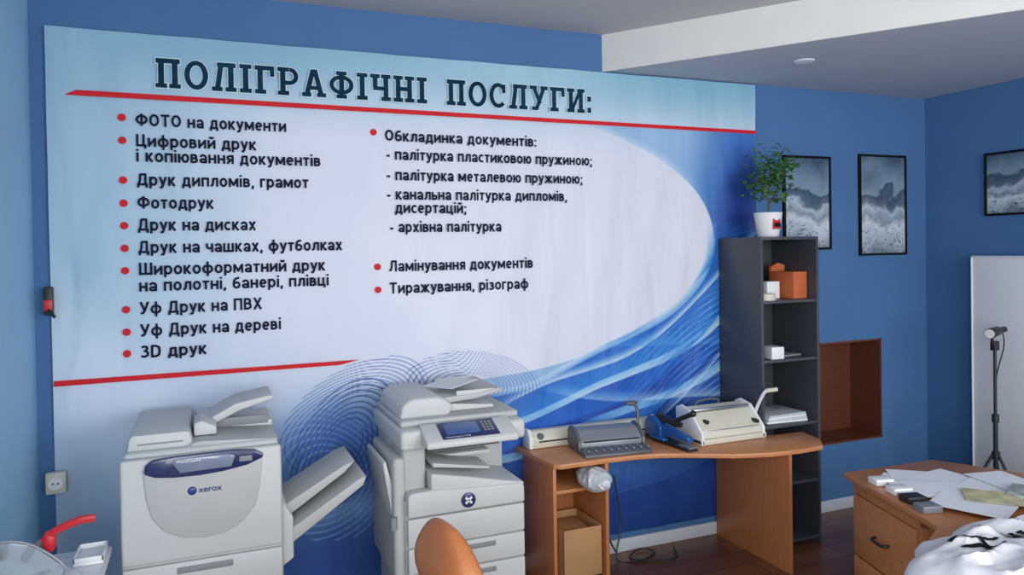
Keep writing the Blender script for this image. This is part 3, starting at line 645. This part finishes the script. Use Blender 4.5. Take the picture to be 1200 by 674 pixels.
# ================================================================== WHITEBOARD, LIGHT STAND
wbd=thing("whiteboard","tall white board on a stand beside the blue wall","whiteboard",(5.0,-.42,0),rz=-math.pi/2)
part(wbd,"panel",M_board,[box(.008,1.35,-.012,.0,.26,1.79,.002)])
part(wbd,"frame",M_white,[box(0,1.362,-.018,.006,1.785,1.8,.003),box(0,1.362,-.018,.006,.25,.265,.003),box(0,.01,-.018,.006,.25,1.8,.003),box(1.348,1.362,-.018,.006,.25,1.8,.003)])
part(wbd,"leg",M_metal,[cyl((.06,.02,0),(.06,.012,1.7),.012)]); part(wbd,"leg",M_metal,[cyl((1.30,.02,0),(1.30,.012,1.7),.012)])
ls=thing("light_stand","black studio light stand with a small clamp lamp","light stand",(4.67,-.81,0))
part(ls,"pole",M_dark,[cyl((0,0,.2),(0,0,.75),.014),cyl((0,0,.75),(0,0,1.24),.010),cyl((0,0,.5),(0,0,.55),.024),cyl((0,0,.74),(0,0,.79),.021),cyl((0,0,.2),(0,0,.24),.022)])
for k in range(3):
    a=k*2*math.pi/3+.5; part(ls,"leg",M_dark,[cyl((.02*math.cos(a),.02*math.sin(a),.53),(.30*math.cos(a),.30*math.sin(a),.012),.009),cyl((.012*math.cos(a),.012*math.sin(a),.22),(.14*math.cos(a),.14*math.sin(a),.305),.006),ball((.30*math.cos(a),.30*math.sin(a),.013),.013)])
part(ls,"clamp",M_dark,[box(-.025,.025,-.015,.015,1.20,1.26,.004),cyl((-.02,0,1.24),(-.03,0,1.31),.009),ball((-.03,0,1.31),.02)])
part(ls,"lamp_head",M_dark,[cyl((-.075,-.02,1.312),(.03,.0,1.325),.034,.028,bev=.004),cyl((.03,0,1.325),(.10,.003,1.33),.018)])
part(ls,"lens",M_glass,[cyl((-.079,-.021,1.312),(-.072,-.02,1.313),.029)])
part(ls,"cable",M_dark,[tube([(.07,0,1.32),(.10,.01,1.22),(.035,.02,1.0),(.02,.02,.7),(.04,.03,.4),(.1,.05,.02)],.004,sub=6,seg=6)])

# downlight
dl=thing("downlight","small round white recessed downlight in the soffit","downlight",(3.31,-.617,2.986))
part(dl,"ring",M_white,[lathe([(.035,-.008),(.055,-.007),(.062,0),(.03,0)])])
part(dl,"lens",M_gmetal,[lathe([(.0005,-.004),(.036,-.006),(.036,-.002),(.0005,-.002)])])

# ================================================================== OFFICE DESK WITH PEDESTAL
wd=thing("office_desk","cherry laminate corner office desk with a drawer pedestal","desk",(0,0,0))
RP=RZ(-.30,(2.94,-1.23,0))
part(wd,"desktop",M_desk2,[prism([(2.95,-1.23),(3.54,-1.25),(3.73,-1.60),(3.9,-3.2),(2.40,-3.2),(2.34,-2.22),(2.44,-2.08),(2.72,-1.93),(2.77,-1.80)],'z',.722,.75,.004)])
ped=part(wd,"pedestal",M_desk2,[box(3.0,3.5,-1.27,-1.25,0,.722,.002,rot=RP),box(3.0,3.5,-1.76,-1.74,0,.722,.002,rot=RP),box(3.48,3.5,-1.76,-1.25,0,.722,.001,rot=RP),box(3.0,3.5,-1.75,-1.26,.04,.06,0,rot=RP)])
for a,b_ in ((.36,.655),(.20,.35),(.05,.19)):
    d=part(wd,"drawer",M_desk2,[box(2.98,3.0,-1.752,-1.258,a,b_,.003,rot=RP)])
    part(d,"handle",M_dark,[tube([RP@Vector(p) for p in ((2.98,-1.45,(a+b_)/2),(2.955,-1.46,(a+b_)/2-.004),(2.952,-1.505,(a+b_)/2-.006),(2.955,-1.55,(a+b_)/2-.004),(2.98,-1.56,(a+b_)/2))],.007,sub=5)])
part(wd,"rail",M_desk2,[box(2.985,3.5,-1.76,-1.25,.66,.722,.002,rot=RP)])
part(wd,"side_panel",M_desk2,[box(2.5,3.8,-3.12,-3.10,0,.722,.002)])
part(wd,"back_panel",M_desk2,[box(3.7,3.72,-3.1,-1.8,.2,.722,.002)])
PZ=.751
def sheet(x,y,z,rz,w=.21,h=.297):
    return solo("paper_sheet","loose white printed sheet on the office desk","paper",M_paper,[box(-w/2,w/2,-h/2,h/2,0,.002,0)],loc=(x,y,z),rz=rz,group="papers on the office desk")
for i,(x,y,rz) in enumerate([(3.10,-1.50,.5),(3.22,-1.46,.9),(3.32,-1.56,.1),(3.22,-1.66,1.2),(3.36,-1.74,.3),(3.12,-1.72,.7),(3.48,-1.70,-.2),(3.05,-1.62,1.0),(3.02,-1.86,.4)]):
    sheet(x,y,PZ+.0025*i,rz)
solo("printed_photo","yellowish printed photograph on the office desk","photo",mat("photo_print",(196,190,146),rough=.3,var=.4,scale=14),[box(-.09,.09,-.14,.14,0,.002,0)],loc=(3.20,-1.86,.777),rz=.75)
solo("printed_magazine","colourful magazine lying on loose papers","magazine",mat("magazine_print",(176,184,176),rough=.3,var=.6,scale=18),[box(-.1,.1,-.14,.14,0,.006,.001)],loc=(3.40,-1.93,.780),rz=.5)
bl_=["small white paper box on the office desk","small black box on the office desk","small grey box on the office desk"]
for x,y,c,k in ((2.965,-1.44,M_white,0),(2.93,-1.57,M_white,0),(2.885,-1.68,M_dark,1),(2.84,-1.79,M_gmetal,2)):
    solo("small_carton",bl_[k],"box",c,[box(-.045,.045,-.035,.035,0,.030,.003)],loc=(x,y,PZ),rz=-.25)

# white printed bag draped on desk
bg=thing("shopping_bag","crumpled white plastic bag with black print on the desk","bag",(2.77,-2.49,.751))
def bagz(x,y):
    r=(abs(x/.60)**3+abs(y/.44)**3)**(1/3)
    if r>=1: return 0
    f=(1-r**5)**.6
    z=.072*f+f*(.045*noise.ridged_multi_fractal(Vector((x*3.2+y*1.3,y*5.0-x,2.3)),.9,2.1,3,1,2)-.025)+.014*f*noise.noise(Vector((x,y,0))*11)
    return max(z,.002)
nr,na=48,140; V=[Vector((0,0,bagz(0,0)))];F=[]
for j in range(1,nr+1):
    for i in range(na):
        a=2*math.pi*i/na; c,s=math.cos(a),math.sin(a)
        R=1/((abs(c/.60)**3+abs(s/.44)**3)**(1/3)); wv=1+.035*math.sin(9*a+2*math.sin(3*a)); rr=R*j/nr*wv
        k=1/wv
        x,y=rr*c,rr*s
        V.append(Vector((x,y,bagz(x*k,y*k) if j<nr else 0)))
for i in range(na): F.append((0,1+i,1+(i+1)%na))
for j in range(nr-1):
    for i in range(na):
        a=1+j*na; F.append((a+i,a+na+i,a+na+(i+1)%na,a+(i+1)%na))
F.append(tuple(1+(nr-1)*na+i for i in range(na))[::-1])
mesh_from("bag_body",V,F,M_bag,bg,True)
BR=Vector((.90,-.43)); BU=Vector((.43,.90))
def bagw(x,y):
    a=math.atan2(y,x); k=1/(1+.035*math.sin(9*a+2*math.sin(3*a))); return bagz(x*k,y*k)
def bagink(strokes,t,org,sc):
    V=[];F=[]
    for s in strokes:
        pts=[]
        for i in range(len(s)-1):
            n=6
            for k in range(n):
                f=k/n; pts.append((s[i][0]+(s[i+1][0]-s[i][0])*f,s[i][1]+(s[i+1][1]-s[i][1])*f))
        pts.append(s[-1])
        def m(x,y,e):
            p=Vector(org)+BR*x*sc+BU*y*sc
            return (p.x,p.y,bagw(p.x,p.y)+.006-e)
        seg_quads(pts,t,V,F,m)
    return V,F
so=[[(.0,.1),(.0,.9)],[(.28,.1),(.28,.9)],[(.56,.1),(.56,.9)],[(.0,.1),(.56,.1)],arc(1.0,.5,.24,.4,0,360,12),arc(1.65,.5,.24,.4,50,310,10)]
V,F=bagink(so,.17,(-.12,.19),.11); mesh_from("bag_lettering",V,F,M_ink,bg)
br=[[(0,.45),(.3,.62),(.7,.52),(1.0,.7)],[(.1,.2),(.5,.32),(.9,.20)],[(.55,.65),(.62,.3),(.5,.0)]]
V,F=bagink(br,.09,(-.40,.19),.19); mesh_from("bag_print",V,F,M_ink,bg)

# ================================================================== LEATHER CHAIR
ch=thing("office_chair","tan leather office chair with rounded backrest","chair",(.735,-1.70,0),rz=-1.40)
def backrest():
    def f(bm):
        t=bmesh.new()
        bmesh.ops.create_uvsphere(t,u_segments=40,v_segments=24,radius=1)
        for v in t.verts:
            c=[math.copysign(abs(k)**.7,k) for k in v.co]
            x,y,z=c[0]*.215,c[1]*.06,c[2]*.29
            x*=1-.25*max(0,z/.29)**2
            y+=.5*x*x-.05*z/.29*.6+(.012*math.cos(z*22) if y<0 else 0)
            v.co=Vector((x,y,z+.715))
        fin(t,bm)
    return f
part(ch,"backrest",M_leather,[backrest()])
part(ch,"seat",M_leather,[ball((0,-.25,.46),(.25,.25,.06),pw=.6,seg=32)])
for sg in (1,-1):
    part(ch,"armrest",M_leather,[tube([(sg*.25,-.02,.50),(sg*.28,-.10,.60),(sg*.28,-.30,.60),(sg*.25,-.38,.47)],.018,sub=6)])
part(ch,"back_bracket",M_dark,[tube([(0,.03,.6),(0,.06,.45),(0,-.1,.4)],.02,sub=5)])
part(ch,"column",M_dark,[cyl((0,-.25,.1),(0,-.25,.42),.028)])
for k in range(5):
    a=k*2*math.pi/5; part(ch,"base_leg",M_dark,[tube([(0,-.25,.12),(.3*math.cos(a),-.25+.3*math.sin(a),.075)],.018,sub=1)])
    part(ch,"caster",M_dark,[cyl((.3*math.cos(a)-.02,-.25+.3*math.sin(a),.028),(.3*math.cos(a)+.02,-.25+.3*math.sin(a),.028),.028)])

# ================================================================== SIDE TABLE + PRESS
tb=thing("side_table","low white topped table next to the copier","table",(-.55,-1.05,0))
part(tb,"tabletop",M_white,[box(-.18,.19,-.55,.32,.725,.75,.004)])
for a in (-.15,.155):
    for b_ in (-.5,.28): part(tb,"leg",M_gmetal,[cyl((a,b_,0),(a,b_,.725),.014)])
ct=thing("lever_press","white tabletop press with clear guard and red handles","press",(-.565,-1.12,.751))
ct.scale=(1,1,1.25)
part(ct,"base",M_white,[prism([(-.15,-.16),(.10,-.16),(.14,.05),(.08,.16),(-.15,.16)],'z',0,.03,.006)])
part(ct,"housing",M_white,[prism([(-.15,.03),(.02,.03),(.0,.08),(-.05,.105),(-.15,.11)],'y',.0,.12,.01)])
part(ct,"guard",M_clear,[prism([(-.15,.03),(.08,.03),(.11,.08),(.02,.15),(-.06,.17),(-.15,.165)],'y',-.05,-.046,.001)])
part(ct,"guard_rim",M_gmetal,[tube([(.08,-.048,.03),(.11,-.048,.08),(.02,-.048,.15),(-.06,-.048,.17),(-.15,-.048,.165)],.004,sub=5,seg=6)])
part(ct,"arm",M_gmetal,[tube([(-.05,.02,.06),(.0,.02,.12),(.06,.0,.15)],.012,sub=5),cyl((-.08,.02,.03),(-.08,.02,.15),.014)])
part(ct,"red_lever",M_red,[tube([(.04,.0,.145),(.08,-.01,.172),(.15,-.02,.194),(.20,-.02,.196)],.011,sub=5),ball((.06,-.005,.145),(.022,.014,.03))],"red lever handle")
part(ct,"red_knob",M_red,[ball((-.10,-.08,.14),(.035,.02,.020)),cyl((-.10,-.08,.14),(-.14,-.08,.12),.014)],"red knob")
part(ct,"clamp_plate",M_gmetal,[box(-.12,.06,-.1,.0,.05,.062,.003,rot=RY(-.15))])
solo("white_tray","small white tray on the side table","tray",M_white,[box(0,.10,0,.16,0,.012,.003),box(0,.1,0,.006,.012,.03,.001),box(0,.1,.154,.16,.012,.03,.001),box(.094,.1,0,.16,.012,.03,.001),box(0,.006,0,.16,.012,.03,.001)],loc=(-.47,-.91,.751))

# ================================================================== WALL BITS
sk=thing("power_socket","beige surface-mounted power socket at the banner edge","socket",(-.655,-.034,.80))
part(sk,"housing",M_cream,[box(-.042,.042,-.04,.0,0,.10,.008)])
part(sk,"socket_face",M_white,[cyl((0,-.044,.05),(0,-.039,.05),.03)])
part(sk,"pin_hole",M_dark,[cyl((-.01,-.0455,.05),(-.01,-.043,.05),.004)])
part(sk,"pin_hole",M_dark,[cyl((.01,-.0455,.05),(.01,-.043,.05),.004)])
hk=thing("wall_clamp","small black and red clamp hanging on the wall corner","clamp",(-.672,-.03,1.63))
part(hk,"body",M_dark,[box(-.018,.022,-.03,-.005,.0,.13,.005),cyl((0,-.03,.03),(.03,-.05,-.01),.007)])
part(hk,"trigger",M_red,[box(-.016,.02,-.038,-.028,.02,.07,.003)])
solo("cable","black cables tangled on the floor beneath the desk","cable",M_dark,[tube([(2.3,-.06,.5),(2.33,-.08,.2),(2.28,-.12,.012),(2.38,-.2,.008),(2.55,-.12,.008),(2.48,-.05,.012),(2.36,-.15,.008),(2.6,-.25,.008),(2.7,-.1,.01)],.005,sub=8,seg=6)])
solo("cable","black cable hanging along the banner below the desk","cable",M_dark,[tube([(2.20,-.05,.70),(2.24,-.06,.45),(2.2,-.07,.25),(2.3,-.09,.02)],.005,sub=8,seg=6)])

# ================================================================== LIGHT
w=bpy.data.worlds.new("world"); scn.world=w; w.use_nodes=True
bgn=w.node_tree.nodes["Background"]; bgn.inputs[0].default_value=(.82,.89,1,1); bgn.inputs[1].default_value=.6
def area(loc,target,sx,sy,power,col):
    l=bpy.data.lights.new("window_and_fill_light","AREA"); l.shape='RECTANGLE'; l.size=sx; l.size_y=sy; l.energy=power; l.color=col
    o=bpy.data.objects.new("window_and_fill_light",l); COL.objects.link(o); o.location=loc
    o.rotation_euler=(Vector(target)-Vector(loc)).to_track_quat('-Z','Y').to_euler(); return o
area((3.0,-5.8,1.9),(2.6,0,1.5),3.0,1.9,150,(.96,.98,1))
area((-.4,-5.2,1.9),(4.8,-.6,1.2),1.6,1.8,95,(.96,.98,1))  # added fill lamp, brightens the right wall and whiteboard

# ================================================================== CAMERA
cd=bpy.data.cameras.new("camera"); cd.sensor_width=36; cd.lens=26.4; cd.shift_y=-.0288; cd.clip_start=.02
cam=bpy.data.objects.new("camera",cd); COL.objects.link(cam); scn.camera=cam
yaw=math.radians(22.3); p=.012; rr=.0165
d=Vector((math.sin(yaw)*math.cos(p),math.cos(yaw)*math.cos(p),-math.sin(p)))
r=Vector((math.cos(yaw),-math.sin(yaw),0)); u=r.cross(d)
u2=u*math.cos(rr)+r*math.sin(rr); r2=r*math.cos(rr)-u*math.sin(rr)
Mx=Matrix((( r2.x,u2.x,-d.x,0),(r2.y,u2.y,-d.y,-4.08),(r2.z,u2.z,-d.z,1.9),(0,0,0,1)))
cam.matrix_world=Mx
